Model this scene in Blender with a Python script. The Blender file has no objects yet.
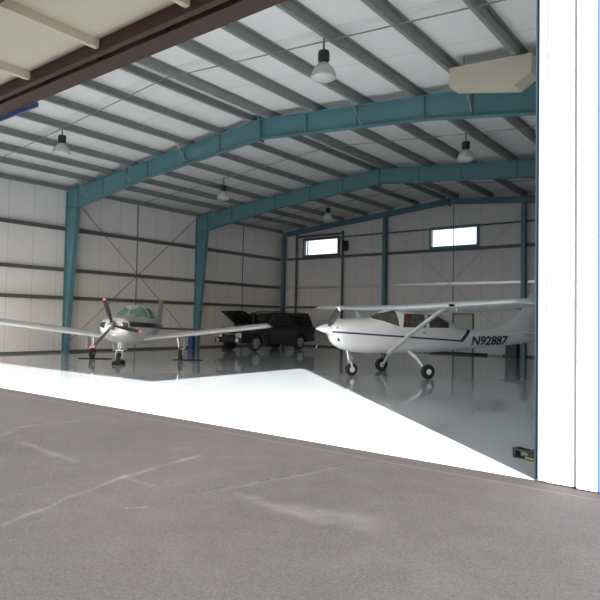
import bpy, bmesh, math, random
import numpy as np
from mathutils import Vector, Matrix
R = math.radians
sc = bpy.context.scene
COL = sc.collection
random.seed(4)

# ------------------------------------------------------------------ camera
cam_d = bpy.data.cameras.new('camera'); cam = bpy.data.objects.new('camera', cam_d); COL.objects.link(cam)
cam_d.sensor_width = 36; cam_d.lens = 36*593.7/600; cam_d.clip_end = 500
CX, CY, CH, YAW, PIT, ROL = 24.01, -6.415, 1.6, .6578, .0337, .018
fw = Vector((-math.sin(YAW)*math.cos(PIT), math.cos(YAW)*math.cos(PIT), math.sin(PIT)))
rt = Vector((math.cos(YAW), math.sin(YAW), 0)); up = rt.cross(fw)
r2 = rt*math.cos(ROL)+up*math.sin(ROL); u2 = -rt*math.sin(ROL)+up*math.cos(ROL)
M3 = Matrix((r2, u2, -fw)).transposed()
cam.matrix_world = Matrix.Translation((CX, CY, CH)) @ M3.to_4x4()
sc.camera = cam
# ------------------------------------------------------------------ sky, sun, exposure
w = bpy.data.worlds.new('sky'); sc.world = w; w.use_nodes = True
nt = w.node_tree; bg = nt.nodes['Background']
sky = nt.nodes.new('ShaderNodeTexSky'); sky.sky_type = 'NISHITA'; sky.sun_disc = False
sky.sun_elevation = R(24.8); sky.sun_rotation = R(132.7); sky.air_density = 1.4; sky.dust_density = 3.0
mixs = nt.nodes.new('ShaderNodeMix'); mixs.data_type = 'RGBA'; mixs.inputs[0].default_value = .95
mixs.inputs[7].default_value = (.67, .69, .745, 1)
nt.links.new(sky.outputs[0], mixs.inputs[6]); nt.links.new(mixs.outputs[2], bg.inputs[0]); bg.inputs[1].default_value = 1.9
sun_d = bpy.data.lights.new('sun', 'SUN'); sun = bpy.data.objects.new('sun', sun_d); COL.objects.link(sun)
sun_d.energy = 18; sun_d.angle = R(.55); sun_d.color = (1, .985, .965)
sd = Vector((-.735*math.cos(R(24.8)), .678*math.cos(R(24.8)), -math.sin(R(24.8))))
sun.rotation_euler = sd.to_track_quat('-Z', 'Y').to_euler(); sun.location = (60, -60, 40)
sc.view_settings.view_transform = 'Standard'; sc.view_settings.look = 'None'
sc.view_settings.gamma = 1; sc.view_settings.use_curve_mapping = False
sc.view_settings.exposure = .48

# ------------------------------------------------------------------ materials
def mat(name, col, rough=.5, metal=0., noise=0., nscale=4., bump=0., spec=.5, alpha=None, emit=None):
    m = bpy.data.materials.new(name); m.use_nodes = True
    t = m.node_tree; b = t.nodes['Principled BSDF']
    b.inputs['Base Color'].default_value = (*col, 1); b.inputs['Roughness'].default_value = rough
    b.inputs['Metallic'].default_value = metal; b.inputs['Specular IOR Level'].default_value = spec
    if noise or bump:
        tc = t.nodes.new('ShaderNodeTexCoord'); n = t.nodes.new('ShaderNodeTexNoise')
        n.inputs['Scale'].default_value = nscale; n.inputs['Detail'].default_value = 5
        t.links.new(tc.outputs['Object'], n.inputs['Vector'])
        if noise:
            x = t.nodes.new('ShaderNodeMix'); x.data_type = 'RGBA'
            x.inputs[6].default_value = (*[c*(1-noise) for c in col], 1)
            x.inputs[7].default_value = (*[min(1, c*(1+noise)) for c in col], 1)
            t.links.new(n.outputs[0], x.inputs[0]); t.links.new(x.outputs[2], b.inputs['Base Color'])
        if bump:
            bp = t.nodes.new('ShaderNodeBump'); bp.inputs['Strength'].default_value = bump; bp.inputs['Distance'].default_value = .02
            t.links.new(n.outputs[0], bp.inputs['Height']); t.links.new(bp.outputs[0], b.inputs['Normal'])
    return m
def mnode(t, op, a, b=None, c=None):
    n = t.nodes.new('ShaderNodeMath'); n.operation = op
    for i, v in enumerate((a, b, c)):
        if v is None: continue
        if isinstance(v, (int, float)): n.inputs[i].default_value = v
        else: t.links.new(v, n.inputs[i])
    return n.outputs[0]
def cmix(t, f, a, b):
    n = t.nodes.new('ShaderNodeMix'); n.data_type = 'RGBA'
    for s, v in ((0, f), (6, a), (7, b)):
        if isinstance(v, tuple): n.inputs[s].default_value = (*v, 1)
        elif isinstance(v, (int, float)): n.inputs[s].default_value = v
        else: t.links.new(v, n.inputs[s])
    return n.outputs[2]
def coords(t):
    tc = t.nodes.new('ShaderNodeTexCoord'); s = t.nodes.new('ShaderNodeSeparateXYZ')
    t.links.new(tc.outputs['Object'], s.inputs[0]); return tc.outputs['Object'], s.outputs
def noise(t, vec, scale, detail=4):
    n = t.nodes.new('ShaderNodeTexNoise'); n.inputs['Scale'].default_value = scale; n.inputs['Detail'].default_value = detail
    t.links.new(vec, n.inputs['Vector']); return n.outputs[0]
def liner(name, col, axis, pitch, line=.72):
    """insulation liner: thin seams every `pitch` metres along an axis, faint wrinkles"""
    m = mat(name, col, .55, spec=.4); t = m.node_tree; b = t.nodes['Principled BSDF']
    v, xyz = coords(t)
    fr = mnode(t, 'FRACT', mnode(t, 'DIVIDE', xyz[axis], pitch))
    seam = mnode(t, 'LESS_THAN', fr, .022)
    n = noise(t, v, 1.3); n2 = noise(t, v, 9)
    base = cmix(t, n, tuple(c*.93 for c in col), tuple(min(1, c*1.05) for c in col))
    t.links.new(cmix(t, seam, base, tuple(c*line for c in col)), b.inputs['Base Color'])
    bp = t.nodes.new('ShaderNodeBump'); bp.inputs['Strength'].default_value = .35; bp.inputs['Distance'].default_value = .03
    t.links.new(mnode(t, 'ADD', n, mnode(t, 'MULTIPLY', n2, .25)), bp.inputs['Height']); t.links.new(bp.outputs[0], b.inputs['Normal'])
    return m
TEAL = mat('teal_steel', (.095, .225, .265), .42, noise=.12, nscale=2)
GREY = mat('grey_primer_steel', (.26, .285, .27), .5, noise=.15, nscale=3)
DGREY = mat('dark_grey_steel', (.10, .115, .12), .5)
BROWN = mat('red_brown_steel', (.055, .02, .015), .6, noise=.2, nscale=3)
CREAM = mat('cream_sheet', (.62, .58, .46), .5)
WALLM = liner('wall_liner', (.76, .755, .755), 1, 1.07)
WALLR = liner('rear_wall_liner', (.70, .70, .70), 0, 1.07)
ROOFM = liner('roof_liner', (.84, .84, .84), 1, 1.9, .85)
WHITE = mat('white_painted_sheet', (.85, .85, .86), .4)
LBLUE = mat('pale_blue_trim', (.20, .33, .38), .4)
BLUE = mat('blue_trim', (.05, .095, .24), .4)
RUBBER = mat('black_rubber', (.012, .012, .013), .75)
TYRE = mat('tyre_rubber', (.018, .018, .019), .7)
SEAL = mat('dark_teal_seal', (.004, .012, .022), .6)
CHROME = mat('bright_metal', (.75, .76, .78), .22, 1)
ALU = mat('brushed_aluminium', (.62, .64, .66), .38, .9)
BLACKP = mat('black_paint', (.01, .01, .012), .3)
DARKM = mat('dark_metal', (.035, .035, .038), .45, .3)
RED = mat('red_fabric', (.5, .03, .03), .7)
TAN = mat('tan_fabric', (.16, .11, .055), .85, noise=.2, nscale=12)
DKRED = mat('dark_red_lens', (.10, .008, .008), .2)
NAVY = mat('navy_letters', (.006, .014, .055), .4)
BRASS = mat('brass_metal', (.42, .28, .06), .4, .7)
BLUEP = mat('blue_plastic', (.012, .035, .20), .4)
BINM = mat('dark_grey_plastic', (.05, .055, .065), .5)
REDTIP = mat('red_tip_paint', (.75, .16, .15), .4)
WTIP = mat('white_tip_paint', (.85, .85, .85), .4)
def glass(name, tint, opac=.35, rough=.03, k=.3):
    m = bpy.data.materials.new(name); m.use_nodes = True; t = m.node_tree; t.nodes.clear()
    o = t.nodes.new('ShaderNodeOutputMaterial'); tr = t.nodes.new('ShaderNodeBsdfTransparent'); g = t.nodes.new('ShaderNodeBsdfPrincipled')
    tr.inputs[0].default_value = (*tint, 1); g.inputs['Base Color'].default_value = (*[c*k for c in tint], 1); g.inputs['Roughness'].default_value = rough
    mx = t.nodes.new('ShaderNodeMixShader'); mx.inputs[0].default_value = opac
    t.links.new(tr.outputs[0], mx.inputs[1]); t.links.new(g.outputs[0], mx.inputs[2]); t.links.new(mx.outputs[0], o.inputs[0]); return m
GLASS = glass('window_glass', (.93, .96, 1), .1)
GREENG = glass('green_tinted_glass', (.50, .82, .70), .5, k=.6)
SMOKEG = glass('smoky_glass', (.80, .80, .76), .18)
CARG = glass('dark_car_glass', (.10, .11, .12), .55)
def floor_mat():
    m = mat('epoxy_floor', (.5, .53, .54), .12, spec=.6); t = m.node_tree; b = t.nodes['Principled BSDF']
    v, xyz = coords(t); n = noise(t, v, .5, 6); n2 = noise(t, v, 6, 3)
    t.links.new(cmix(t, n, (.46, .50, .52), (.55, .59, .61)), b.inputs['Base Color'])
    rr = mnode(t, 'ADD', .02, mnode(t, 'MULTIPLY', n2, .07)); t.links.new(rr, b.inputs['Roughness'])
    bp = t.nodes.new('ShaderNodeBump'); bp.inputs['Strength'].default_value = .012; bp.inputs['Distance'].default_value = .01
    t.links.new(n2, bp.inputs['Height']); t.links.new(bp.outputs[0], b.inputs['Normal'])
    return m
def asphalt_mat():
    m = mat('worn_asphalt', (.1, .1, .1), .9, spec=.25); t = m.node_tree; b = t.nodes['Principled BSDF']
    v, xyz = coords(t)
    n1 = noise(t, v, .45, 6); n2 = noise(t, v, 3.0, 6); n3 = noise(t, v, 60, 3)
    f = mnode(t, 'MULTIPLY_ADD', n1, .6, mnode(t, 'MULTIPLY_ADD', n2, .4, mnode(t, 'MULTIPLY', mnode(t, 'SUBTRACT', n3, .5), 1.3)))
    c = cmix(t, f, (.025, .0225, .022), (.068, .062, .061))
    def seg(A, B, wd, soft, wob=.12):
        sub = t.nodes.new('ShaderNodeVectorMath'); sub.operation = 'SUBTRACT'; sub.inputs[1].default_value = (*A, 0)
        nn = t.nodes.new('ShaderNodeTexNoise'); nn.inputs['Scale'].default_value = 2.5; t.links.new(v, nn.inputs['Vector'])
        wv = t.nodes.new('ShaderNodeVectorMath'); wv.operation = 'MULTIPLY_ADD'; t.links.new(nn.outputs['Color'], wv.inputs[0])
        wv.inputs[1].default_value = (wob, wob, 0); t.links.new(v, wv.inputs[2]); t.links.new(wv.outputs[0], sub.inputs[0])
        D = Vector((B[0]-A[0], B[1]-A[1], 0)); L = D.length; D /= L
        dx = t.nodes.new('ShaderNodeVectorMath'); dx.operation = 'DOT_PRODUCT'; dx.inputs[1].default_value = D; t.links.new(sub.outputs[0], dx.inputs[0])
        dy = t.nodes.new('ShaderNodeVectorMath'); dy.operation = 'DOT_PRODUCT'; dy.inputs[1].default_value = (-D.y, D.x, 0); t.links.new(sub.outputs[0], dy.inputs[0])
        ov = mnode(t, 'ABSOLUTE', mnode(t, 'SUBTRACT', dx.outputs['Value'], L/2)); ov = mnode(t, 'MAXIMUM', mnode(t, 'SUBTRACT', ov, L/2), 0.)
        d = mnode(t, 'SQRT', mnode(t, 'ADD', mnode(t, 'POWER', ov, 2.), mnode(t, 'POWER', dy.outputs['Value'], 2.)))
        mr = t.nodes.new('ShaderNodeMapRange'); mr.inputs[1].default_value = wd; mr.inputs[2].default_value = wd+soft
        mr.inputs[3].default_value = 1; mr.inputs[4].default_value = 0; t.links.new(d, mr.inputs[0]); return mr.outputs[0]
    patch = mnode(t, 'MULTIPLY_ADD', n2, 1.6, -.45)
    LT = (.105, .098, .095)
    for A, B, wd, soft, k in SEGS_LIGHT:
        s = mnode(t, 'MULTIPLY', seg(A, B, wd, soft), k); s = mnode(t, 'MINIMUM', mnode(t, 'MAXIMUM', mnode(t, 'MULTIPLY', s, patch), 0.), 1.)
        c = cmix(t, s, c, LT)
    for A, B, wd, soft, k in SEGS_DARK:
        s = mnode(t, 'MULTIPLY', seg(A, B, wd, soft), mnode(t, 'GREATER_THAN', noise(t, v, 7, 2), .46)); s = mnode(t, 'MULTIPLY', s, k)
        c = cmix(t, s, c, (.02, .02, .02))
    # rusty joint along the threshold
    q = mnode(t, 'ABSOLUTE', mnode(t, 'ADD', mnode(t, 'MULTIPLY_ADD', noise(t, v, 1.5, 3), .06, xyz[1]), .30))
    q = mnode(t, 'MULTIPLY', mnode(t, 'LESS_THAN', q, .018), mnode(t, 'MULTIPLY', n2, .8)); c = cmix(t, q, c, (.12, .085, .065))
    q = mnode(t, 'MULTIPLY', mnode(t, 'GREATER_THAN', xyz[1], -.30), .5); c = cmix(t, q, c, (.045, .036, .034))
    t.links.new(c, b.inputs['Base Color'])
    bp = t.nodes.new('ShaderNodeBump'); bp.inputs['Strength'].default_value = .5; bp.inputs['Distance'].default_value = .008
    t.links.new(n3, bp.inputs['Height']); t.links.new(bp.outputs[0], b.inputs['Normal'])
    return m
SEGS_LIGHT = [((19.46, -4.06), (18.98, -2.62), .008, .035, 1.0), ((18.98, -2.62), (18.87, -1.53), .012, .05, 1.3), ((18.98, -2.62), (19.47, -2.64), .005, .05, .7),
              ((16.08, -2.48), (15.64, -1.97), .01, .08, .6), ((15.64, -1.97), (15.76, -1.15), .01, .07, .6), ((16.39, -2.46), (18.05, -2.60), .01, .08, .7),
              ((19.82, -3.22), (19.94, -3.09), .006, .02, 1.3), ((20.29, -2.30), (21.30, -2.42), .01, .10, .7), ((20.97, -2.29), (21.54, -2.2), .03, .25, .7),
              ((20.05, -2.3), (20.4, -.9), .01, .06, .45), ((18.37, -1.47), (18.52, -.75), .005, .05, .5)]
SEGS_DARK = [((19.90, -2.56), (20.14, -1.85), .004, .010, .8), ((20.14, -1.85), (20.36, -.71), .006, .012, .9)]
FLOOR = floor_mat(); ASPH = asphalt_mat()

# ------------------------------------------------------------------ mesh helpers
class MB:
    def __init__(s): s.v = []; s.f = []; s.m = []; s.cur = 0
    def add(s, vs, fs):
        o = len(s.v); s.v += [tuple(p) for p in vs]; s.f += [tuple(i+o for i in f) for f in fs]; s.m += [s.cur]*len(fs); return s
    def box(s, x0, x1, y0, y1, z0, z1):
        vs = [(x, y, z) for x in (x0, x1) for y in (y0, y1) for z in (z0, z1)]
        return s.add(vs, [(0, 1, 3, 2), (4, 6, 7, 5), (0, 4, 5, 1), (2, 3, 7, 6), (0, 2, 6, 4), (1, 5, 7, 3)])
    def prism(s, poly, a0, a1, axis='y'):
        """poly: 2-D points; extruded along an axis from a0 to a1"""
        P = {'y': lambda p, a: (p[0], a, p[1]), 'x': lambda p, a: (a, p[0], p[1]), 'z': lambda p, a: (p[0], p[1], a)}[axis]
        n = len(poly); vs = [P(p, a0) for p in poly]+[P(p, a1) for p in poly]
        fs = [tuple(range(n)), tuple(range(2*n-1, n-1, -1))]+[(i, i+n, (i+1) % n+n, (i+1) % n) for i in range(n)]
        return s.add(vs, fs)
    def bar(s, A, B, w, h, upv=(0, 0, 1)):
        A, B = Vector(A), Vector(B); d = (B-A).normalized(); sx = d.cross(Vector(upv))
        if sx.length < 1e-4: sx = d.cross(Vector((1, 0, 0)))
        sx.normalize(); sz = sx.cross(d)
        vs = [P+sx*a*w/2+sz*b*h/2 for P in (A, B) for a, b in ((-1, -1), (1, -1), (1, 1), (-1, 1))]
        return s.add(vs, [(3, 2, 1, 0), (4, 5, 6, 7)]+[(i, (i+1) % 4, (i+1) % 4+4, i+4) for i in range(4)])
    def tube(s, pts, r, n=10, cap=True):
        pts = [Vector(p) for p in pts]; rs = r if isinstance(r, (list, tuple)) else [r]*len(pts); rings = []
        ref = None
        for i, p in enumerate(pts):
            d = (pts[min(i+1, len(pts)-1)]-pts[max(i-1, 0)]).normalized()
            if ref is None: ref = Vector((0, 0, 1)) if abs(d.z) < .9 else Vector((1, 0, 0))
            a = d.cross(ref).normalized(); b = a.cross(d).normalized()
            rings.append([p+(a*math.cos(2*math.pi*k/n)+b*math.sin(2*math.pi*k/n))*rs[i] for k in range(n)])
        return s.rings(rings, cap)
    def rings(s, rings, cap=True, closed=True):
        n = len(rings[0]); vs = [q for r in rings for q in r]; fs = []
        for i in range(len(rings)-1):
            for k in range(n if closed else n-1):
                k2 = (k+1) % n; fs.append((i*n+k, i*n+k2, (i+1)*n+k2, (i+1)*n+k))
        if cap: fs += [tuple(range(n))[::-1], tuple(range((len(rings)-1)*n, len(rings)*n))]
        return s.add(vs, fs)
    def lathe(s, prof, c=(0, 0, 0), axis='z', n=24, cap=True):
        rings = []
        for r, h in prof:
            ring = []
            for k in range(n):
                a = 2*math.pi*k/n; u, v = r*math.cos(a), r*math.sin(a)
                q = {'z': (u, v, h), 'y': (u, h, v), 'x': (h, u, v)}[axis]; ring.append((q[0]+c[0], q[1]+c[1], q[2]+c[2]))
            rings.append(ring)
        return s.rings(rings, cap)
    def build(s, name, mats, parent=None, smooth=False, bevel=0., seg=2, auto=35):
        me = bpy.data.meshes.new(name); me.from_pydata(s.v, [], s.f)
        mats = mats if isinstance(mats, (list, tuple)) else [mats]
        for m in mats: me.materials.append(m)
        me.polygons.foreach_set('material_index', s.m)
        bm = bmesh.new(); bm.from_mesh(me); bmesh.ops.remove_doubles(bm, verts=bm.verts, dist=1e-5); bmesh.ops.recalc_face_normals(bm, faces=bm.faces)
        if smooth:
            for f in bm.faces: f.smooth = True
            for e in bm.edges:
                if len(e.link_faces) == 2 and e.calc_face_angle(0) > R(auto): e.smooth = False
        bm.to_mesh(me); bm.free(); me.validate()
        o = bpy.data.objects.new(name, me); COL.objects.link(o)
        if parent: o.parent = parent
        if bevel:
            b = o.modifiers.new('bevel', 'BEVEL'); b.width = bevel; b.segments = seg; b.limit_method = 'ANGLE'
        return o
def tag(o, label, cat, group=None, kind=None):
    o['label'] = label; o['category'] = cat
    if group: o['group'] = group
    if kind: o['kind'] = kind
    return o
def struct(o): o['kind'] = 'structure'; return o
def thing(name, loc, rz, label, cat, group=None, s=1.):
    o = bpy.data.objects.new(name, None); COL.objects.link(o); o.location = loc; o.rotation_euler = (0, 0, rz); o.scale = (s, s, s)
    o.empty_display_size = .2
    return tag(o, label, cat, group)
def copy_tree(o, parent=None):
    c = o.copy(); COL.objects.link(c); c.parent = parent
    for ch in list(o.children): copy_tree(ch, c)
    return c

# ------------------------------------------------------------------ building shell
W, RID = 22.54, 11.27
def rz_(x): return 7.12+.96*(1-abs(x-RID)/RID)          # top of rafters
Y1, Y2, Y3 = 7.85, 15.45, 22.94
struct(MB().box(-60, 90, -60, 0, -.3, -.012).build('ground', ASPH))
struct(MB().box(-.25, W+.25, 0, 23.3, -.3, 0).build('floor', FLOOR))
field = mat('dry_grass', (.12, .13, .05), .95, noise=.3, nscale=.3)
struct(MB().box(-60, 90, 23.3, 120, -.3, -.05).box(-60, -.25, 0, 23.3, -.3, -.05).box(W+.25, 90, 0, 23.3, -.3, -.05).build('ground_verge', field))
struct(MB().box(-.3, -.2, 0, 23.05, 0, 7.12+.22).build('wall_left', WALLM))
struct(MB().box(W+.2, W+.3, 0, 23.05, 0, 7.12+.22).build('wall_right', WALLM))
def roofpoly(t0, t1, x0=-.3, x1=W+.3):
    e = lambda x, t: (x, rz_(x)+t)
    return [e(x0, t0), (RID, rz_(RID)+t0), e(x1, t0), e(x1, t1), (RID, rz_(RID)+t1), e(x0, t1)]
struct(MB().prism(roofpoly(.25, .35), -.2, 23.25).build('ceiling', ROOFM))
WIN = [(1.57, 4.13), (10.13, 12.68)]; WZ = (5.61, 6.57); WDX = (11.42, 12.46)
mb = MB(); ya, yb = 23.05, 23.2
for x0, x1 in ((-.3, WIN[0][0]), (WIN[0][1], WIN[1][0]), (WIN[1][1], W+.3)): mb.box(x0, x1, ya, yb, 0, WZ[1])
for x0, x1 in WIN: mb.box(x0, x1, ya, yb, 0, WZ[0])
mb.prism([(-.3, WZ[1]), (W+.3, WZ[1]), (W+.3, rz_(W)+.25), (RID, rz_(RID)+.25), (-.3, rz_(0)+.25)], ya, yb)
struct(mb.build('wall_rear', WALLR))
for i, (x0, x1) in enumerate(WIN):
    f = MB(); d0, d1 = 22.9, 23.12
    f.box(x0-.08, x0+.03, d0, d1, WZ[0]-.1, WZ[1]+.1).box(x1-.03, x1+.08, d0, d1, WZ[0]-.1, WZ[1]+.1)
    f.box(x0+.03, x1-.03, d0, d1, WZ[0]-.1, WZ[0]+.03).box(x0+.03, x1-.03, d0, d1, WZ[1]-.03, WZ[1]+.1)
    if i == 0: f.box(x0+.2, x0+.25, 23.0, 23.08, WZ[0]+.03, WZ[1]-.03)
    o = struct(f.build('window_%d' % (i+1), TEAL if i else DGREY))
    MB().box(x0+.03, x1-.03, 23.08, 23.09, WZ[0]+.03, WZ[1]-.03).build('pane', GLASS, o)
# personnel door in the rear wall
f = MB(); f.box(WDX[0]-.05, WDX[0]+.03, 22.97, 23.05, 0, 2.1).box(WDX[1]-.03, WDX[1]+.05, 22.97, 23.05, 0, 2.1).box(WDX[0]+.03, WDX[1]-.03, 22.97, 23.05, 2.03, 2.1)
o = struct(f.build('door_2', DGREY)); MB().box(WDX[0]+.03, WDX[1]-.03, 23.0, 23.05, .01, 2.03).build('door_leaf', mat('grey_door_leaf', (.5, .5, .5), .5), o)
MB().tube([(WDX[1]-.12, 22.93, 1.0), (WDX[1]-.24, 22.93, 1.0)], .012).tube([(WDX[1]-.12, 23.0, 1.0), (WDX[1]-.12, 22.93, 1.0)], .015).build('door_handle', CHROME, o)
# dark base channel along the walls
struct(MB().box(-.2, -.16, 0, 23.05, 0, .09).build('baseboard_left', DGREY))
struct(MB().box(-.2, WDX[0]-.05, 23.01, 23.05, 0, .09).box(WDX[1]+.05, W+.2, 23.01, 23.05, 0, .09).build('baseboard_rear', DGREY))
# front wall: gable above the opening, short returns beside it
g = MB(); g.prism([(-.3, 6.6), (W+.3, 6.6), (W+.3, rz_(W)+.25), (RID, rz_(RID)+.25), (-.3, rz_(0)+.25)], -.02, .08)
g.box(-.3, .3, -.02, .08, 0, 6.6)
struct(g.build('wall_front', WHITE))
# right-hand return, ribbed white sheet
g = MB(); g.box(22.275, 22.82, -.03, .05, 0, 6.6)
g.box(22.295, 22.56, -.06, -.03, 0, 6.6)
g.box(22.59, 22.775, -.10, -.03, 0, 6.6)
struct(g.build('wall_front_right', WHITE, bevel=.006))
struct(MB().box(22.272, 22.292, -.045, -.03, 0, 6.6).box(22.563, 22.587, -.055, -.03, 0, 6.6).build('trim_6', mat('grey_joint_strip', (.42, .41, .42), .7)))
struct(MB().box(22.78, 22.9, -.105, -.03, 0, 6.6).build('trim_1', BLUE, bevel=.006))
struct(MB().box(22.205, 22.272, -.045, .12, 0, 6.3).build('trim_2', LBLUE, bevel=.008))
struct(MB().box(22.165, 22.203, -.015, .14, 0, 6.3).build('trim_3', SEAL))
# header beam over the opening
hb = MB(); hb.box(-.2, W+.2, -.16, .22, 6.3, 6.33).box(-.2, W+.2, -.16, .22, 6.57, 6.6).box(-.2, W+.2, -.02, .02, 6.33, 6.57)
for k in range(12): hb.box(.6+k*1.95, .62+k*1.95, -.14, .2, 6.33, 6.57)
struct(hb.build('trim_4', BROWN))
struct(MB().box(9.2, 11.45, .225, .27, 6.2, 6.3).build('trim_5', BLUE))
# one-piece door swung up level over the apron
d = MB(); d.box(.15, 22.1, -6.2, -.2, 6.56, 6.64); door = struct(d.build('door_1', CREAM))
dj = MB()
for y in (-.32, -2.3, -4.3, -6.1): dj.box(.15, 22.1, y-.06, y+.06, 6.32, 6.56)
dj.build('door_truss', BROWN, door)
dk = MB()
for k in range(10): dk.box(.2+k*2.4, .3+k*2.4, -6.04, -.38, 6.4, 6.56)
dk.box(22.02, 22.1, -6.04, -.38, 6.32, 6.56)  # end rib added so the raised door casts a straight shadow edge
dk.build('door_rib', CREAM, door)

# ------------------------------------------------------------------ portal frames
def half_frame(mb, Y, flip, col=True, dep=(.89, .62), fl=.1, cb=.25, ct=.8):
    X = (lambda x: W-x) if flip else (lambda x: x)
    zt = lambda x: rz_(x)
    kx = ct; kz = zt(kx)-dep[0]
    low = [(kx, kz), (5.5, zt(5.5)-dep[1]), (RID, zt(RID)-dep[1])]
    def P(pts): return [(X(a), b) for a, b in pts]
    c, r = MB(), MB()
    c.prism(P([(0.02, 0), (cb, 0), (kx, kz), (.02, kz)]), Y-.006, Y+.006)
    c.prism(P([(0, 0), (.02, 0), (.02, 7.05), (0, 7.05)]), Y-fl, Y+fl)
    c.prism(P([(cb, 0), (cb+.02, 0), (kx+.02, kz), (kx, kz)]), Y-fl, Y+fl)
    c.prism(P([(-.03, 0), (cb+.08, 0), (cb+.08, .025), (-.03, .025)]), Y-fl-.04, Y+fl+.04)
    c.prism(P([(.02, kz), (kx, kz), (kx, kz+.02), (.02, kz+.02)]), Y-fl, Y+fl)
    c.prism(P([(.02, kz+.02), (kx, kz+.02), (kx, zt(kx)-.02), (.02, zt(.02)-.02)]), Y-.006, Y+.006)
    r.prism(P([(kx, kz)]+low[1:]+[(RID, zt(RID)-.02), (kx, zt(kx)-.02)]), Y-.006, Y+.006)
    r.prism(P([(0, zt(0)-.02), (RID, zt(RID)-.02), (RID, zt(RID)), (0, zt(0))]), Y-fl, Y+fl)
    for a, b in zip(low, low[1:]): r.prism(P([a, b, (b[0], b[1]-.02), (a[0], a[1]-.02)]), Y-fl, Y+fl)
    for xs in (.82, 2.6, 4.2, 5.5, 7.6, 9.4):
        zb = np.interp(xs, [q[0] for q in low], [q[1] for q in low]); r.box(X(xs)-.008, X(xs)+.008, Y-.06, Y+.06, zb+.005, zt(xs)-.02)
    return c, r
for i, (Y, lab) in enumerate(((Y1, 'nearest teal steel portal frame spanning the hangar in front'), (Y2, 'second teal steel portal frame, standing behind the nearest one'))):
    t = thing('portal_frame', (0, Y, 0), 0, lab, 'steel frame')
    for fl_ in (False, True):
        c, r = half_frame(None, 0, fl_)
        c.build('column', TEAL, t); r.build('rafter', TEAL, t)
    p = MB().box(RID-.03, RID+.03, -.13, .13, rz_(RID)-.72, rz_(RID)+.05)
    for z in (.1, .25, .42, .56): p.lathe([(.02, -.06), (.02, .06)], (RID, .07, rz_(RID)-z), 'x', 6).lathe([(.02, -.06), (.02, .06)], (RID, -.07, rz_(RID)-z), 'x', 6)
    p.build('splice_plate', TEAL, t)
# end frame against the rear wall
t = thing('end_wall_frame', (0, 22.72, 0), 0, 'slim teal end frame standing against the rear wall', 'steel frame')
for fl_ in (False, True):
    X = (lambda x: W-x) if fl_ else (lambda x: x)
    r = MB(); zt = rz_
    r.prism([(X(0), zt(0)-.28), (X(RID), zt(RID)-.28), (X(RID), zt(RID)), (X(0), zt(0))], -.006, .006)
    for o_ in (0, -.26): r.prism([(X(0), zt(0)+o_-.02), (X(RID), zt(RID)+o_-.02), (X(RID), zt(RID)+o_), (X(0), zt(0)+o_)], -.1, .1)
    r.build('rafter', TEAL, t)
MB().box(RID-.03, RID+.03, -.12, .12, zt(RID)-.38, zt(RID)+.02).build('splice_plate', DGREY, t)
for x in (.12, 7.44, 15.07, W-.12):
    c = MB(); zz = rz_(x)-.28
    c.box(x-.1, x+.1, -.12, -.105, 0, zz).box(x-.1, x+.1, .105, .12, 0, zz).box(x-.006, x+.006, -.105, .105, 0, zz)
    c.box(x-.13, x+.13, -.15, .15, 0, .02); c.build('column', TEAL, t)

# ------------------------------------------------------------------ purlins, girts, rods
def order(n): return ['first', 'second', 'third', 'fourth', 'fifth', 'sixth', 'seventh', 'eighth'][n]
def purlin(x, name, label, cat='purlin', grp='roof purlins', z0=0):
    z = rz_(x)+z0; s = 1 if x < RID else -1
    m = MB(); m.box(x-.012, x+.012, .28, 22.98, z+.0, z+.245)
    m.box(min(x, x+s*.10), max(x, x+s*.10), .28, 22.98, z, z+.014)
    m.box(min(x, x-s*.08), max(x, x-s*.08), .28, 22.98, z+.23, z+.244)
    m.box(min(x+s*.088, x+s*.10), max(x+s*.088, x+s*.10), .28, 22.98, z+.014, z+.034)
    return tag(m.build(name, GREY), label, cat, grp)
for i, o_ in enumerate((.38, 1.9, 3.5, 5.1, 6.75, 8.2, 9.6)):
    purlin(RID-o_, 'roof_purlin', 'grey roof purlin running front to back, %s to the left of the ridge' % order(i))
for i, o_ in enumerate((.38, 2.2, 3.85, 5.55, 7.1, 8.7, 10.1)):
    purlin(RID+o_, 'roof_purlin', 'grey roof purlin running front to back, %s to the right of the ridge' % order(i))
for x, s, l in ((-.075, 1, 'left'), (W+.075, -1, 'right')):
    m = MB().box(x-(.1 if s > 0 else .075), x+(.075 if s > 0 else .1), .28, 22.98, 7.12, 7.14).box(x-.1*s+(0 if s>0 else -.02), x-.1*s+(.02 if s>0 else 0), .28, 22.98, 7.14, 7.32)
    tag(m.build('eave_strut', GREY), 'grey eave strut along the top of the %s wall' % l, 'eave strut')
def girt_left(z, l):
    m = MB().box(-.2, 0, .1, 22.98, z-.075, z-.06).box(-.2, 0, .1, 22.98, z+.06, z+.075).box(-.03, -.015, .1, 22.98, z-.06, z+.06)
    tag(m.build('wall_girt', DGREY), '%s grey girt running along the left wall' % l, 'girt', 'girts on the left wall')
for z, l in ((2.39, 'lowest'), (3.62, 'second lowest'), (5.42, 'highest')): girt_left(z, l)
def girt_rear(z, l):
    x0, x1 = .25, W-.3
    spans = [(x0, x1)]
    m = MB()
    for a, b in spans: m.box(a, b, 22.86, 23.05, z-.07, z-.055).box(a, b, 22.86, 23.05, z+.055, z+.07).box(a, b, 22.88, 22.895, z-.055, z+.055)
    tag(m.build('wall_girt', ALU if l == 'second lowest' else DGREY), '%s girt running across the rear wall%s' % (l, ', the light on it put in as bright metal' if l == 'second lowest' else ''), 'girt', 'girts on the rear wall')  # light on the second lowest girt is painted in by a brighter metal
for z, l in ((2.39, 'lowest'), (3.64, 'second lowest'), (5.43, 'third lowest')): girt_rear(z, l)
m = MB()
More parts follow.
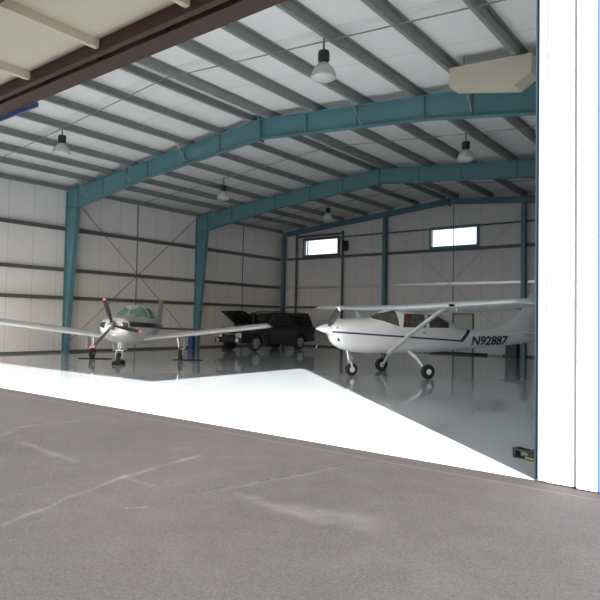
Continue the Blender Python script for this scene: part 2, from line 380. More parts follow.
for a, b in ((4.25, 10.0), (12.8, W-.3)): m.box(a, b, 22.86, 23.05, 6.6, 6.625).box(a, b, 22.86, 22.875, 6.54, 6.6)
tag(m.build('wall_girt', DGREY), 'highest girt across the rear wall, interrupted by the windows', 'girt', 'girts on the rear wall')
# posts beside the left rear window
for x, l in ((1.09, 'left'), (4.55, 'right')):
    tag(MB().box(x-.06, x+.06, 22.78, 22.855, 0, 6.95).build('window_post', DGREY), 'dark steel post on the %s side of the left rear window' % l, 'post', 'posts beside the left rear window')
tag(MB().box(1.15, 4.49, 22.78, 22.855, 6.72, 6.85).build('lintel_rail', DGREY), 'dark rail over the left rear window between two posts', 'rail')
b = tag(MB().box(4.62, 4.92, 22.66, 22.84, 5.72, 6.32).build('wall_speaker', BLACKP, bevel=.02), 'small black box loudspeaker mounted right of the left rear window', 'loudspeaker')
MB().lathe([(.10, 0), (.10, -.012), (.05, -.003)], (4.77, 22.66, 5.92), 'y', 20).build('speaker_cone', DARKM, b)
MB().box(4.7, 4.84, 22.84, 22.87, 5.95, 6.1).build('mounting_bracket', DGREY, b)
# sag rods
def rod(name, pts, r, label, cat, m_=DGREY, grp=None): return tag(MB().tube(pts, r, 6).build(name, m_), label, cat, grp)
for Y, l in ((3.9, 'front'), (11.65, 'middle'), (19.2, 'rear')):
    rod('sag_rod', [(x, Y, rz_(x)+.03) for x in (.05, RID, W-.05)], .016, 'thin steel tie rod crossing the purlins in the %s bay' % l, 'tie rod', GREY, 'tie rods under the roof')
for Y, l in ((11.65, 'middle bay'), (19.2, 'rear bay')):
    rod('wall_sag_rod', [(-.1, Y, .05), (-.1, Y, 7.1)], .022, 'thin upright steel rod through the left wall girts in the %s' % l, 'tie rod', DGREY, 'upright rods on the left wall')
rod('wall_sag_rod', [(11.42, 22.9, 2.4), (11.42, 22.9, 7.75)], .02, 'thin upright steel rod on the rear wall under the ridge', 'tie rod')
rod('brace_cable', [(.05, Y1+.14, 6.9), (.05, Y2-.14, .4)], .014, 'thin brace cable falling from the nearest column top on the left wall', 'brace cable', DGREY, 'crossed brace cables on the left wall')
rod('brace_cable', [(.02, Y1+.14, .4), (.02, Y2-.14, 6.9)], .014, 'thin brace cable rising to the second column top on the left wall', 'brace cable', DGREY, 'crossed brace cables on the left wall')
rod('brace_cable', [(7.6, 22.84, 6.9), (14.9, 22.84, .4)], .006, 'thin brace cable falling to the right across the rear wall', 'brace cable', DGREY, 'crossed brace cables on the rear wall')
rod('brace_cable', [(7.6, 22.82, .4), (14.9, 22.82, 6.9)], .006, 'thin brace cable rising to the right across the rear wall', 'brace cable', DGREY, 'crossed brace cables on the rear wall')
# roof flange braces (short struts from rafter foot to purlin)
n = 0
for Y, l in ((Y1, 'nearest'), (Y2, 'second')):
    for o_, s in ((9.6, 'far left'), (6.75, 'left'), (3.5, 'inner left'), (-3.85, 'inner right'), (-7.1, 'right')):
        x = RID-o_; zb = rz_(x)-.6
        rod('flange_brace', [(x, Y-.08, zb+(-.08 if abs(o_) > 8 else 0)), (x, Y-.62, rz_(x)+.02)], .018, 'short diagonal strut on the %s portal frame, %s one' % (l, s), 'strut', GREY, 'flange braces of the portal frames')
# cream duct near the roof, front right
c = MB(); c.prism([(18.45, 6.98), (19.92, 6.68), (20.28, 6.9), (20.28, 7.3), (18.45, 7.42)], 6.2, 6.7)
c = tag(c.build('cream_duct_box', CREAM, bevel=.015), 'cream sheet metal duct box under the roof before the nearest frame', 'duct')
for x in (18.7, 20.0): MB().box(x-.015, x+.015, 6.44, 6.47, 7.3, rz_(x)+.25).build('hanger', GREY, c)

# ------------------------------------------------------------------ high bay lamps
def lamp(x, y, label):
    z = rz_(x)
    t = thing('high_bay_lamp', (x, y, z), 0, label, 'lamp', 'high bay lamps under the roof')
    MB().tube([(0, 0, .245), (0, 0, -.12)], .02, 8).lathe([(.04, -.14), (.04, -.12)], n=10).build('hook', DGREY, t)
    MB().lathe([(.05, -.12), (.12, -.14), (.13, -.19), (.13, -.34), (.10, -.38), (.06, -.40)], n=20).build('ballast_housing', DARKM, t, True)
    s = MB().lathe([(.08, -.39), (.13, -.43), (.22, -.53), (.27, -.64), (.28, -.70), (.27, -.70), (.21, -.54), (.12, -.44), (.075, -.40)], n=28, cap=False).build('glass_shade', SHADE, t, True)
    MB().lathe([(.275, -.70), (.27, -.73), (.20, -.77), (.09, -.79), (.001, -.795)], n=28, cap=False).build('bottom_lens', SHADE, s, True)
    return t
SHADE = mat('prismatic_glass_shade', (.72, .72, .70), .2, noise=.15, nscale=30)
SHADE.node_tree.nodes['Principled BSDF'].inputs['Alpha'].default_value = .8
lamp(6.0, 4.0, 'high bay lamp with glass globe, at upper left nearest the opening')
lamp(16.5, 4.0, 'high bay lamp nearest the opening right of the ridge')
lamp(5.43, 12.0, 'high bay lamp left of the ridge between the two portal frames')
lamp(16.5, 12.0, 'high bay lamp right of the ridge between the two portal frames')
lamp(6.13, 19.0, 'high bay lamp left of the ridge behind the second portal frame')
lamp(17.1, 18.6, 'high bay lamp right of the ridge close to the white door edge')

# ------------------------------------------------------------------ loft + boolean tools
def crom(xs, ys, n):
    """smooth resample of control values (monotone-ish Catmull-Rom)"""
    t = np.linspace(0, len(xs)-1, n); out = []
    xs = np.array(xs, float); ys = np.array(ys, float)
    for u in t:
        i = min(int(u), len(xs)-2); f = u-i
        g = lambda a: [a[max(i-1, 0)], a[i], a[i+1], a[min(i+2, len(a)-1)]]
        def h(p): return .5*(2*p[1]+(p[2]-p[0])*f+(2*p[0]-5*p[1]+4*p[2]-p[3])*f*f+(3*p[1]-p[0]-3*p[2]+p[3])*f**3)
        out.append((h(g(xs)), h(g(ys))))
    return out
class Body:
    def __init__(s, st, N=70):
        xs = [q[0] for q in st]; cols = [crom(xs, [q[k] for q in st], N) for k in range(1, 5)]
        s.x = np.array([c[0] for c in cols[0]]); s.top, s.bot, s.hw, s.n = [np.array([c[1] for c in cc]) for cc in cols]
    def at(s, x):
        o = slice(None, None, -1) if s.x[0] > s.x[-1] else slice(None)
        return [np.interp(x, s.x[o], a[o]) for a in (s.top, s.bot, s.hw, s.n)]
    def side(s, x, z):
        t, b, h, n = s.at(x); q = min(.999, abs(z-(t+b)/2)/((t-b)/2)); return h*(1-q**n)**(1/n)
    def mb(s, inset=0., K=40):
        rings = []
        for x, t, b, h, n in zip(s.x, s.top, s.bot, s.hw, s.n):
            ring = []; zc, bz, h = (t+b)/2, max(.01, (t-b)/2-inset), max(.01, h-inset)
            for k in range(K):
                a = 2*math.pi*(k+.5)/K; ca, sa = math.cos(a), math.sin(a)
                ring.append((x, math.copysign(abs(ca)**(2/n), ca)*h, zc+math.copysign(abs(sa)**(2/n), sa)*bz))
            rings.append(ring)
        return MB().rings(rings)
def evaluated(o, name, mats, parent, smooth=True):
    bpy.context.view_layer.update()
    me = bpy.data.meshes.new_from_object(o.evaluated_get(bpy.context.evaluated_depsgraph_get()))
    me.name = name; me.materials.clear()
    for m in mats: me.materials.append(m)
    bm = bmesh.new(); bm.from_mesh(me)
    for f in bm.faces: f.material_index = 0; f.smooth = smooth
    for e in bm.edges:
        if len(e.link_faces) == 2 and e.calc_face_angle(0) > R(32): e.smooth = False
    bm.to_mesh(me); bm.free()
    r = bpy.data.objects.new(name, me); COL.objects.link(r); r.parent = parent; return r
def shell_with_windows(body, wins, mats, pane_m, parent, name='fuselage', th=.03):
    """hollow skin with window openings; returns skin and panes"""
    src = body.mb().build('skin_source', mats[0], None, True)
    so = src.modifiers.new('s', 'SOLIDIFY'); so.thickness = th; so.offset = -1
    cuts = []
    for nm, poly, ylim in wins:
        c = MB().prism(poly, *ylim).build('cutter', mats[0]); cuts.append((nm, c))
        b = src.modifiers.new('b', 'BOOLEAN'); b.operation = 'DIFFERENCE'; b.object = c; b.solver = 'EXACT'
    skin = evaluated(src, name, mats, parent)
    panes = []
    for nm, c in [(n_, c_) for n_, c_ in cuts for _ in ((0,) if n_ == 'windshield' else (1, -1))]:
        sg = 0 if nm == 'windshield' else (1 if len(panes) % 2 else -1)
        ps = body.mb(.008).build('pane_source', pane_m, None, True)
        so = ps.modifiers.new('s', 'SOLIDIFY'); so.thickness = .008; so.offset = -1
        b = ps.modifiers.new('b', 'BOOLEAN'); b.operation = 'INTERSECT'; b.object = c; b.solver = 'EXACT'
        if sg:
            hf = MB().box(-9, 9, min(0, sg*3), max(0, sg*3), -1, 4).build('half', pane_m)
            b = ps.modifiers.new('h', 'BOOLEAN'); b.operation = 'INTERSECT'; b.object = hf; b.solver = 'EXACT'
        panes.append(evaluated(ps, nm, [pane_m], parent)); bpy.data.objects.remove(ps)
        if sg: bpy.data.objects.remove(hf)
    for _, c in cuts: bpy.data.objects.remove(c)
    bpy.data.objects.remove(src)
    return skin, panes
def airfoil(th=.12, n=14, a=0., b=1.):
    """closed section from chord fraction a to b; x runs from leading edge 0 to trailing edge 1"""
    yt = lambda x: 5*th*(.2969*math.sqrt(x)-.126*x-.3516*x*x+.2843*x**3-.1036*x**4)+.002
    xs = [a+(b-a)*(1-math.cos(math.pi*i/(n-1)))/2 for i in range(n)]
    cam_ = lambda x: .03*math.sin(math.pi*x)
    up_ = [(x, cam_(x)+yt(x)) for x in xs]; lo = [(x, cam_(x)-yt(x)*.8) for x in xs[::-1]]
    if a == 0: lo = lo[:-1]
    return up_+lo
def wing_mb(secs, th=.12, a=0., b=1., vert=False, inc=0.):
    """secs: (span, x_leading, chord, z)"""
    rings = []
    for y, xl, ch, z in secs:
        pts = airfoil(th, a=a, b=b)
        rings.append([(xl-px*ch, y, z+pz*ch-px*ch*inc) if not vert else (xl-px*ch, pz*ch, y) for px, pz in pts])
    return MB().rings(rings)
def blade(L, ang, hubr=.12, chord=.15, tip=True):
    """propeller blade mesh pieces: main part and coloured tip, radial direction given by ang from +z towards -y"""
    d = Vector((0, -math.sin(ang), math.cos(ang))); s = Vector((1, 0, 0)).cross(d)
    def ring(r, c, tw, th):
        cc = Vector((0, 0, 0)); out = []
        for k in range(10):
            a = 2*math.pi*k/10; u, v = c/2*math.cos(a), th/2*math.sin(a)
            out.append(cc+d*r+s*(u*math.cos(tw)-v*math.sin(tw))+Vector((1, 0, 0))*(u*math.sin(tw)+v*math.cos(tw)))
        return out
    tw = lambda r: R(48-30*r/L)
    A = MB().rings([ring(r, c, tw(r), t_) for r, c, t_ in ((hubr*.5, .07, .06), (hubr, .08, .05), (L*.3, chord*.9, .03), (L*.55, chord, .022), (L*.8, chord*.9, .016), (L*.9, chord*.8, .013))])
    B = MB().rings([ring(r, c, tw(r), t_) for r, c, t_ in ((L*.9, chord*.8, .013), (L*.96, chord*.66, .01), (L, chord*.25, .006))])
    return A, B
def wheel(parent, c, r, wd, rim=.5, name='wheel', hubm=None):
    c = Vector(c); x, y, z = c
    t_ = MB(); pr = []
    for k in range(13):
        a = math.pi*k/12; pr.append((r-.35*wd+.35*wd*math.sin(a)**.6, -math.cos(a)*wd/2))
    pr = [(r*rim, -wd*.42)]+pr+[(r*rim, wd*.42)]
    t_.lathe(pr, c, 'y', 28, cap=False).lathe([(r*rim, wd*.42), (r*rim, -wd*.42)], c, 'y', 28, cap=False)
    o = t_.build(name, TYRE, parent, True)
    h = MB().lathe([(.02, -wd*.47), (r*.16, -wd*.45), (r*.2, -wd*.36), (r*rim*.8, -wd*.30), (r*rim*.97, -wd*.42), (r*rim*.97, wd*.42), (r*rim*.8, wd*.30), (r*.2, wd*.36), (r*.16, wd*.45), (.02, wd*.47)], c, 'y', 24)
    h.build('hub', hubm or WHITE, o, True)
    return o
def patch_text(body, text, x0, z0, h, length, m, parent, slant=.2):
    cu = bpy.data.curves.new('registration', 'FONT'); cu.body = text; cu.size = 1; cu.resolution_u = 3; cu.offset = .022
    to = bpy.data.objects.new('registration', cu); COL.objects.link(to); bpy.context.view_layer.update()
    me = bpy.data.meshes.new_from_object(to.evaluated_get(bpy.context.evaluated_depsgraph_get()))
    bpy.data.objects.remove(to)
    bt = bmesh.new(); bt.from_mesh(me); y0 = min(v.co.y for v in bt.verts); y1 = max(v.co.y for v in bt.verts)
    for k in range(1, 10): bmesh.ops.bisect_plane(bt, geom=bt.verts[:]+bt.edges[:]+bt.faces[:], plane_co=(0, y0+(y1-y0)*k/10, 0), plane_no=(0, 1, 0))
    bmesh.ops.triangulate(bt, faces=bt.faces); bt.to_mesh(me); bt.free()
    xs = [v.co.x for v in me.vertices]; ys = [v.co.y for v in me.vertices]
    sx = length/(max(xs)-min(xs)); sy = h/(max(ys)-min(ys))
    for v in me.vertices:
        u = (v.co.x-min(xs))*sx; q = (v.co.y-min(ys))*sy
        X, Z = x0-u-q*slant, z0+q+u*.01; v.co = (X, body.side(X, Z)+.018, Z)
    me.name = 'registration'; me.materials.clear(); me.materials.append(m)
    o = bpy.data.objects.new('registration_marks', me); COL.objects.link(o); o.parent = parent
    s = o.modifiers.new('s', 'SOLIDIFY'); s.thickness = .004; return o

# ------------------------------------------------------------------ high-wing aeroplane
def cessna_paint():
    m = mat('white_paint_blue_line', (.78, .79, .80), .3); t = m.node_tree; b = t.nodes['Principled BSDF']
    v, xyz = coords(t); x, z = xyz[0], xyz[2]
    z0 = mnode(t, 'MULTIPLY_ADD', x, .055, 1.17)
    line = mnode(t, 'LESS_THAN', mnode(t, 'ABSOLUTE', mnode(t, 'SUBTRACT', z, z0)), .026)
    line = mnode(t, 'MULTIPLY', line, mnode(t, 'GREATER_THAN', x, -1.86))
    xk = mnode(t, 'MULTIPLY_ADD', mnode(t, 'SUBTRACT', z, 1.06), -1.1, -1.86)   # slash rising aft
    sl = mnode(t, 'LESS_THAN', mnode(t, 'ABSOLUTE', mnode(t, 'SUBTRACT', x, xk)), .085)
    sl = mnode(t, 'MULTIPLY', sl, mnode(t, 'MULTIPLY', mnode(t, 'GREATER_THAN', z, 1.04), mnode(t, 'LESS_THAN', z, 1.42)))
    f2 = mnode(t, 'LESS_THAN', mnode(t, 'ABSOLUTE', mnode(t, 'SUBTRACT', z, mnode(t, 'MULTIPLY_ADD', x, -.02, 1.28))), .012)
    f2 = mnode(t, 'MULTIPLY', f2, mnode(t, 'LESS_THAN', x, -3.75))
    f = mnode(t, 'MAXIMUM', mnode(t, 'MAXIMUM', line, sl), 0.)
    c = cmix(t, f, (.78, .79, .80), (.012, .03, .11)); c = cmix(t, f2, c, (.3, .34, .38))
    t.links.new(c, b.inputs['Base Color']); return m
CP = cessna_paint(); PW = mat('white_aircraft_paint', (.78, .79, .80), .3); WINGP = mat('pale_wing_paint', (.66, .72, .72), .35)
T = thing('high_wing_airplane', (15.476, 9.786, 0), -2.109, 'white high wing light airplane with strut braced wings and blue line, registered N92887', 'airplane', s=.979)
cb = Body([(2.48, 1.54, 1.20, .20, 2.0), (2.45, 1.60, 1.10, .32, 2.3), (2.36, 1.65, .95, .41, 2.4), (2.14, 1.69, .81, .48, 2.5), (1.75, 1.72, .71, .53, 2.6),
           (1.4, 1.73, .67, .55, 2.8), (1.15, 1.76, .66, .565, 2.9), (.8, 1.92, .68, .57, 3.0), (.5, 2.03, .67, .57, 3.2), (.1, 2.06, .67, .57, 3.4), (-.8, 2.03, .69, .56, 3.2),
           (-1.25, 1.88, .71, .52, 2.9), (-1.7, 1.64, .75, .45, 2.6), (-2.2, 1.47, .79, .38, 2.5), (-3.2, 1.39, .85, .28, 2.4), (-4.4, 1.38, .95, .16, 2.2), (-5.45, 1.36, 1.08, .05, 2)])
skin, panes = shell_with_windows(cb, [('windshield', [(1.24, 1.72), (.84, 1.90), (.54, 1.985), (.47, 1.49)], (-1, 1)),
    ('side_window', [(.36, 1.47), (.29, 1.88), (-.42, 1.88), (-.46, 1.47)], (-1, 1)),
    ('rear_side_window', [(-.58, 1.47), (-.56, 1.87), (-.85, 1.86), (-1.38, 1.62), (-1.32, 1.47)], (-1, 1))], [CP], SMOKEG, T)
# cabin inside
for y in (-.26, .26):
    s = MB().box(-.25, .2, y-.2, y+.2, .95, 1.1).box(-.32, -.2, y-.19, y+.19, 1.1, 1.62).box(-.3, -.22, y-.1, y+.1, 1.64, 1.8)
    s.build('seat', TAN, T, bevel=.03)
MB().box(-1.2, -1.05, -.4, .4, .95, 1.62).box(-1.05, -.7, -.42, .42, .95, 1.1).build('rear_bench', TAN, T, bevel=.03)
MB().box(.72, .78, -.48, .48, 1.2, 1.62).build('instrument_panel', BLACKP, T)
MB().box(.02, .1, .36, .40, 1.3, 1.9).box(-.06, .18, .36, .40, 1.74, 1.86).build('red_sunshade', RED, T, bevel=.01)
# wings: skins, flaps and ailerons
for s in (1, -1):
    nm = 'wing'
    secs = [(s*.0, .75, 1.63, 2.03), (s*.55, .75, 1.63, 2.03), (s*2.6, .75, 1.63, 2.06), (s*5.5, .60, 1.14, 2.12)]
    wmb = wing_mb(secs, .13, 0, .74, inc=.055)
    wmb.rings([[(.60-px*1.14*(1-k*.35), s*(5.5+k*.14), 2.12+pz*1.14*(1-k*.7)-px*1.14*.055) for px, pz in airfoil(.13)] for k in (0, .5, 1)])
    wg = wmb.build(nm, WINGP, T, True)
    sec2 = lambda a, b: [(s*a, np.interp(a, [2.6, 5.5], [.75, .60]), np.interp(a, [2.6, 5.5], [1.63, 1.14]), np.interp(a, [.55, 2.6, 5.5], [2.03, 2.06, 2.12])), (s*b, np.interp(b, [2.6, 5.5], [.75, .60]), np.interp(b, [2.6, 5.5], [1.63, 1.14]), np.interp(b, [.55, 2.6, 5.5], [2.03, 2.06, 2.12]))]
    wing_mb(sec2(.6, 2.75), .13, .75, 1, inc=.055).build('flap', WINGP, wg, True)
    wing_mb(sec2(2.8, 5.45), .13, .75, 1, inc=.055).build('aileron', WINGP, wg, True)
    MB().rings([[(x+.10*math.cos(a), y, z+.03*math.sin(a)) for a in [2*math.pi*k/12 for k in range(12)]] for x, y, z in ((.80, s*.52, .70), (.60, s*1.5, 1.35), (.33, s*2.5, 1.97))]).build('wing_strut', PW, T, True)
    MB().tube([(.05, s*.42, .74), (.04, s*.8, .58), (.0, s*1.2, .27), (0, s*1.25, .22)], [.05, .045, .035, .03], 10).build('landing_gear_leg', PW, T, True)
    wheel(T, (0, s*1.36, .215), .215, .16, .40)
    MB().tube([(0, s*1.22, .215), (0, s*1.3, .215)], .045, 12).build('axle', CHROME, T)
    wing_mb([(s*.08, -4.55, 1.05, 1.33), (s*1.75, -4.85, .72, 1.33)], .08).build('horizontal_stabilizer', WINGP, T, True)
MB().lathe([(.02, 0), (.035, .03), (.035, .1), (.02, .16)], (.74, 3.6, 2.07), 'x', 10).build('wing_tie_light', BLACKP, T, True)
MB().tube([(.45, 3.3, 2.02), (.45, 3.3, 1.91), (.6, 3.3, 1.90)], .012, 6).build('pitot_tube', CHROME, T)
fin = MB(); fin.rings([[(xl-px*ch, pz*ch*.6, z) for px, pz in airfoil(.08)] for xl, ch, z in ((-2.6, 2.85, 1.36), (-3.5, 1.95, 1.50), (-4.1, 1.4, 1.72), (-4.55, 1.03, 2.05), (-5.0, .72, 2.72))])
fin.build('vertical_fin', WINGP, T, True)
MB().prism([(-5.42, 1.2), (-5.30, 1.2), (-5.62, 2.68), (-5.78, 2.66)], -.02, .02).build('rudder', WINGP, T)
# nose gear
MB().tube([(1.94, 0, .85), (1.84, 0, .42)], .035, 10).tube([(1.86, 0, .5), (1.82, 0, .38)], .055, 10).build('nose_gear_strut', CHROME, T, True)
MB().bar((1.83, -.09, .42), (1.77, -.09, .19), .02, .05).bar((1.83, .09, .42), (1.77, .09, .19), .02, .05).bar((1.83, -.1, .42), (1.83, .1, .42), .06, .03).bar((1.88, 0, .62), (1.74, 0, .52), .03, .02).bar((1.74, 0, .52), (1.82, 0, .4), .03, .02).build('nose_fork', PW, T)
wheel(T, (1.77, 0, .19), .19, .13, .45)
# spinner, intakes, propeller
MB().lathe([(.005, 2.95), (.05, 2.87), (.11, 2.72), (.155, 2.56), (.175, 2.45)], (0, 0, 1.40), 'x', 24).build('spinner', PW, T, True)
for s in (1, -1):
    MB().rings([[(2.40+k*.03, s*.28+q*math.cos(a)*.09, 1.42+q*math.sin(a)*.06) for a in [2*math.pi*j/16 for j in range(16)]] for k, q in ((0, 1), (.6, 1), (1, .85))]).build('air_intake', BLACKP, T, True)
MB().box(2.22, 2.395, .12, .36, 1.05, 1.17).build('air_filter', BLACKP, T, bevel=.01)
PA = R(-54)
for k in (0, 1):
    A, B = blade(1.03, PA+math.pi*k, .16, .20)
    a = A.build('propeller_blade', DARKM, T, True); B.build('blade_tip', WTIP, a, True)
    for o in (a,): o.location = (2.58, 0, 1.40)
patch_text(cb, 'N92887', -2.28, .92, .30, 1.52, NAVY, T)
MB().lathe([(.008, 0), (.004, .3)], (-.9, 0, 2.0), 'z', 6).build('antenna', DARKM, T)
MB().box(-.42, -.34, .565, .585, 1.30, 1.33).build('door_handle', DARKM, T)

# ------------------------------------------------------------------ low-wing aeroplane
def piper_paint():
    m = mat('silver_paint_black_band', (.6, .61, .62), .28, .12); t = m.node_tree; b = t.nodes['Principled BSDF']
    v, xyz = coords(t); x, z = xyz[0], xyz[2]
    z0 = mnode(t, 'MULTIPLY_ADD', x, .03, 1.24)
    band = mnode(t, 'LESS_THAN', mnode(t, 'ABSOLUTE', mnode(t, 'SUBTRACT', z, z0)), .085)
    band = mnode(t, 'MULTIPLY', band, mnode(t, 'LESS_THAN', x, 2.82))
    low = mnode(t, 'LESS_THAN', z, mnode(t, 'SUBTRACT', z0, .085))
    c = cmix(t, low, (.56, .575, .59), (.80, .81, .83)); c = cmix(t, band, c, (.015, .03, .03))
    t.links.new(c, b.inputs['Base Color']); return m
PP = piper_paint(); SIL = mat('silver_aircraft_paint', (.66, .68, .71), .3, .15)
T = thing('low_wing_airplane', (5.416, 7.616, 0), -.888, 'silver low wing light airplane with three blade propeller, green glass and black band', 'airplane', s=1.036)
pb = Body([(2.97, 1.40, 1.10, .26, 2.3), (2.94, 1.46, 1.0, .38, 2.5), (2.85, 1.51, .90, .46, 2.7), (2.5, 1.57, .76, .51, 2.8), (1.9, 1.60, .64, .55, 2.8), (1.45, 1.62, .60, .57, 2.7),
           (1.2, 1.68, .58, .58, 2.6), (.9, 1.86, .57, .59, 2.5), (.6, 1.96, .56, .60, 2.5), (.1, 1.99, .56, .60, 2.5), (-.5, 1.96, .58, .57, 2.4), (-1.0, 1.84, .62, .51, 2.4),
           (-1.6, 1.64, .70, .41, 2.3), (-2.5, 1.46, .84, .28, 2.2), (-3.6, 1.34, .98, .14, 2.1), (-4.35, 1.28, 1.06, .05, 2)])
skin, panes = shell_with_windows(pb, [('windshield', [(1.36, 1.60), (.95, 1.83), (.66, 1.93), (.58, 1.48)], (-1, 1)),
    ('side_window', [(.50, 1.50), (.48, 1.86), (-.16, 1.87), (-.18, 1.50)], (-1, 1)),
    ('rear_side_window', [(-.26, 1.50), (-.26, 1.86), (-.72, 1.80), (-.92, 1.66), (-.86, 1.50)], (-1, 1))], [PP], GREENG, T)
MB().tube([(1.29, 0, 1.675), (.95, 0, 1.845), (.62, 0, 1.955)], .028, 8).build('windshield_post', SIL, T)
for y in (-.27, .27):
    MB().box(-.2, .28, y-.2, y+.2, .85, 1.0).box(-.28, -.16, y-.19, y+.19, 1.0, 1.5).box(-.26, -.18, y-.1, y+.1, 1.52, 1.68).build('seat', TAN, T, bevel=.03)
MB().box(.95, 1.02, -.5, .5, 1.15, 1.56).build('instrument_panel', BLACKP, T)
for s in (1, -1):
    zr = lambda y: .70+y*.120
    secs = [(s*y, .95 if y > .9 else 1.15-.2*y/.9, 1.62 if y > .9 else 1.85-.23*y/.9, zr(y)) for y in (.3, .9, 2.9, 4.75)]
    wmb = wing_mb(secs, .12, 0, .76)
    wmb.rings([[(.95-px*1.62*(1-k*.15), s*(4.75+k*.14), zr(4.75)+pz*1.62*(1-k*.75)) for px, pz in airfoil(.12)] for k in (0, .5, 1)])
    wg = wmb.build('wing', SIL, T, True)
    wing_mb([(s*y, .95, 1.62, zr(y)) for y in (.95, 2.75)], .12, .77, 1).build('flap', SIL, wg, True)
    wing_mb([(s*y, .95, 1.62, zr(y)) for y in (2.8, 4.7)], .12, .77, 1).build('aileron', SIL, wg, True)
    MB().lathe([(.02, -.12), (.04, -.05), (.04, .06), (.02, .14)], (.5, s*4.92, zr(4.9)), 'x', 10).build('navigation_light', DARKM, wg, True)
    MB().tube([(.12, s*1.5, .84), (.08, s*1.55, .5), (.0, s*1.56, .42)], [.055, .05, .04], 10).tube([(.12, s*1.5, .55), (-.12, s*1.52, .42), (0, s*1.54, .25)], .015, 6).build('landing_gear_leg', CHROME, T, True)
    MB().bar((0, s*1.68, .42), (0, s*1.68, .19), .05, .02, (0, 1, 0)).bar((0, s*1.56, .42), (0, s*1.70, .42), .06, .03).build('gear_fork', PW, T)
    MB().prism([(-.18, .42), (.18, .42), (.16, .8), (-.16, .8)], s*1.745-.008, s*1.745+.008).build('gear_door', PW, T)
    wheel(T, (0, s*1.6, .2), .2, .14, .42, hubm=ALU)
    # all-moving tailplane
    wing_mb([(s*.04, -3.55, .78, 1.06), (s*1.95, -3.65, .62, 1.04)], .10).build('stabilator', DGREY, T, True)  # dark grey puts the shade of the back-lit underside into the colour
fin = MB(); fin.rings([[(xl-px*ch, pz*ch*.7, z) for px, pz in airfoil(.1)] for xl, ch, z in ((-2.7, 1.6, 1.25), (-3.2, 1.05, 1.5), (-3.65, .66, 2.3))]); fin.build('vertical_fin', SIL, T, True)
MB().prism([(-4.24, 1.1), (-4.12, 1.1), (-4.2, 2.28), (-4.40, 2.27)], -.02, .02).build('rudder', SIL, T)
# nose gear
MB().tube([(2.2, 0, .78), (2.27, 0, .45)], .04, 10).build('nose_gear_strut', CHROME, T, True)
MB().bar((2.26, -.1, .45), (2.3, -.1, .18), .02, .06).bar((2.26, .1, .45), (2.3, .1, .18), .02, .06).bar((2.26, -.11, .45), (2.26, .11, .45), .07, .04).bar((2.21, 0, .7), (2.38, 0, .6), .03, .02).bar((2.38, 0, .6), (2.28, 0, .47), .03, .02).box(2.2, 2.26, -.06, .06, .5, .72).build('nose_fork', PW, T)
wheel(T, (2.3, 0, .185), .185, .13, .42, hubm=ALU)
for s in (1, -1): MB().prism([(1.95, .45), (2.4, .45), (2.45, .68), (1.9, .68)], s*.16-.006, s*.16+.006).build('nose_gear_door', PW, T)
MB().lathe([(.01, 3.36), (.07, 3.32), (.12, 3.22), (.15, 3.08), (.155, 2.99)], (0, 0, 1.26), 'x', 24).build('spinner', CHROME, T, True)
for s in (1, -1):
    MB().rings([[(2.93+k*.035, s*.29+q*math.cos(a)*.155, 1.28+q*math.sin(a)*.10) for a in [2*math.pi*j/16 for j in range(16)]] for k, q in ((0, 1), (.7, 1), (1, .85))]).build('air_intake', BLACKP, T, True)
MB().lathe([(.07, 2.90), (.07, 2.93), (.05, 2.935)], (0, 0, 1.02), 'x', 16).build('landing_light', CHROME, T, True)
for k in range(3):
    A, B = blade(.93, R(19+120*k), .16, .14)
    a = A.build('propeller_blade', DARKM, T, True); B.build('blade_tip', REDTIP, a, True); a.location = (3.10, 0, 1.26)
MB().tube([(-.6, 0, 1.95), (-.75, 0, 2.3)], [.015, .004], 6).build('antenna', DARKM, T)

# black drip trays and chocks under the wheels
def local(T_, x, y): return T_.matrix_basis @ Vector((x, y, 0))
bpy.context.view_layer.update()
def tray(p, rz, L, wd, label):
    t_ = MB().prism([(L/2*math.cos(a)*1., wd/2*math.sin(a)) for a in [2*math.pi*k/28 for k in range(28)]], 0, .006, 'z')
    t_.rings([[(L/2*q*math.cos(a), wd/2*q*math.sin(a), z) for a in [2*math.pi*k/28 for k in range(28)]] for q, z in ((1, .006), (1.0, .022), (.97, .022), (.96, .006))], cap=False)
    o = tag(t_.build('drip_tray', RUBBER), label, 'drip tray', 'drip trays under the low wing airplane'); o.location = (p[0], p[1], .001); o.rotation_euler = (0, 0, rz); return o
def chock(parent, c, rz):
    m = MB().prism([(0, 0), (.2, 0), (.06, .12), (.0, .12)], -.13, .13).build('chock_wedge', RUBBER, parent, bevel=.008); m.location = (c[0], c[1], .003); m.rotation_euler = (0, 0, rz)
pm = local(T, 0, 1.6); tray(local(T, -.05, 1.85), .64, 1.15, .42, 'black oval drip tray at the wheel beneath the long right-hand wing')
tray(local(T, -.05, -1.5), .64, 1.3, .42, 'black oval drip tray at the leftmost wheel of the low wing airplane')
for (lx, ly, lab) in ((2.3, 0, 'pair of black rubber chocks at the nose wheel of low wing airplane'), ):
    p = local(T, lx, ly); t = thing('wheel_chocks', (p.x, p.y, 0), -.888, lab, 'wheel chock')
    chock(t, (.21, 0), 0); chock(t, (-.21, 0), math.pi); MB().tube([(.3, .12, .015), (0, .17, .012), (-.3, .12, .015)], .008, 6).build('rope', RUBBER, t)

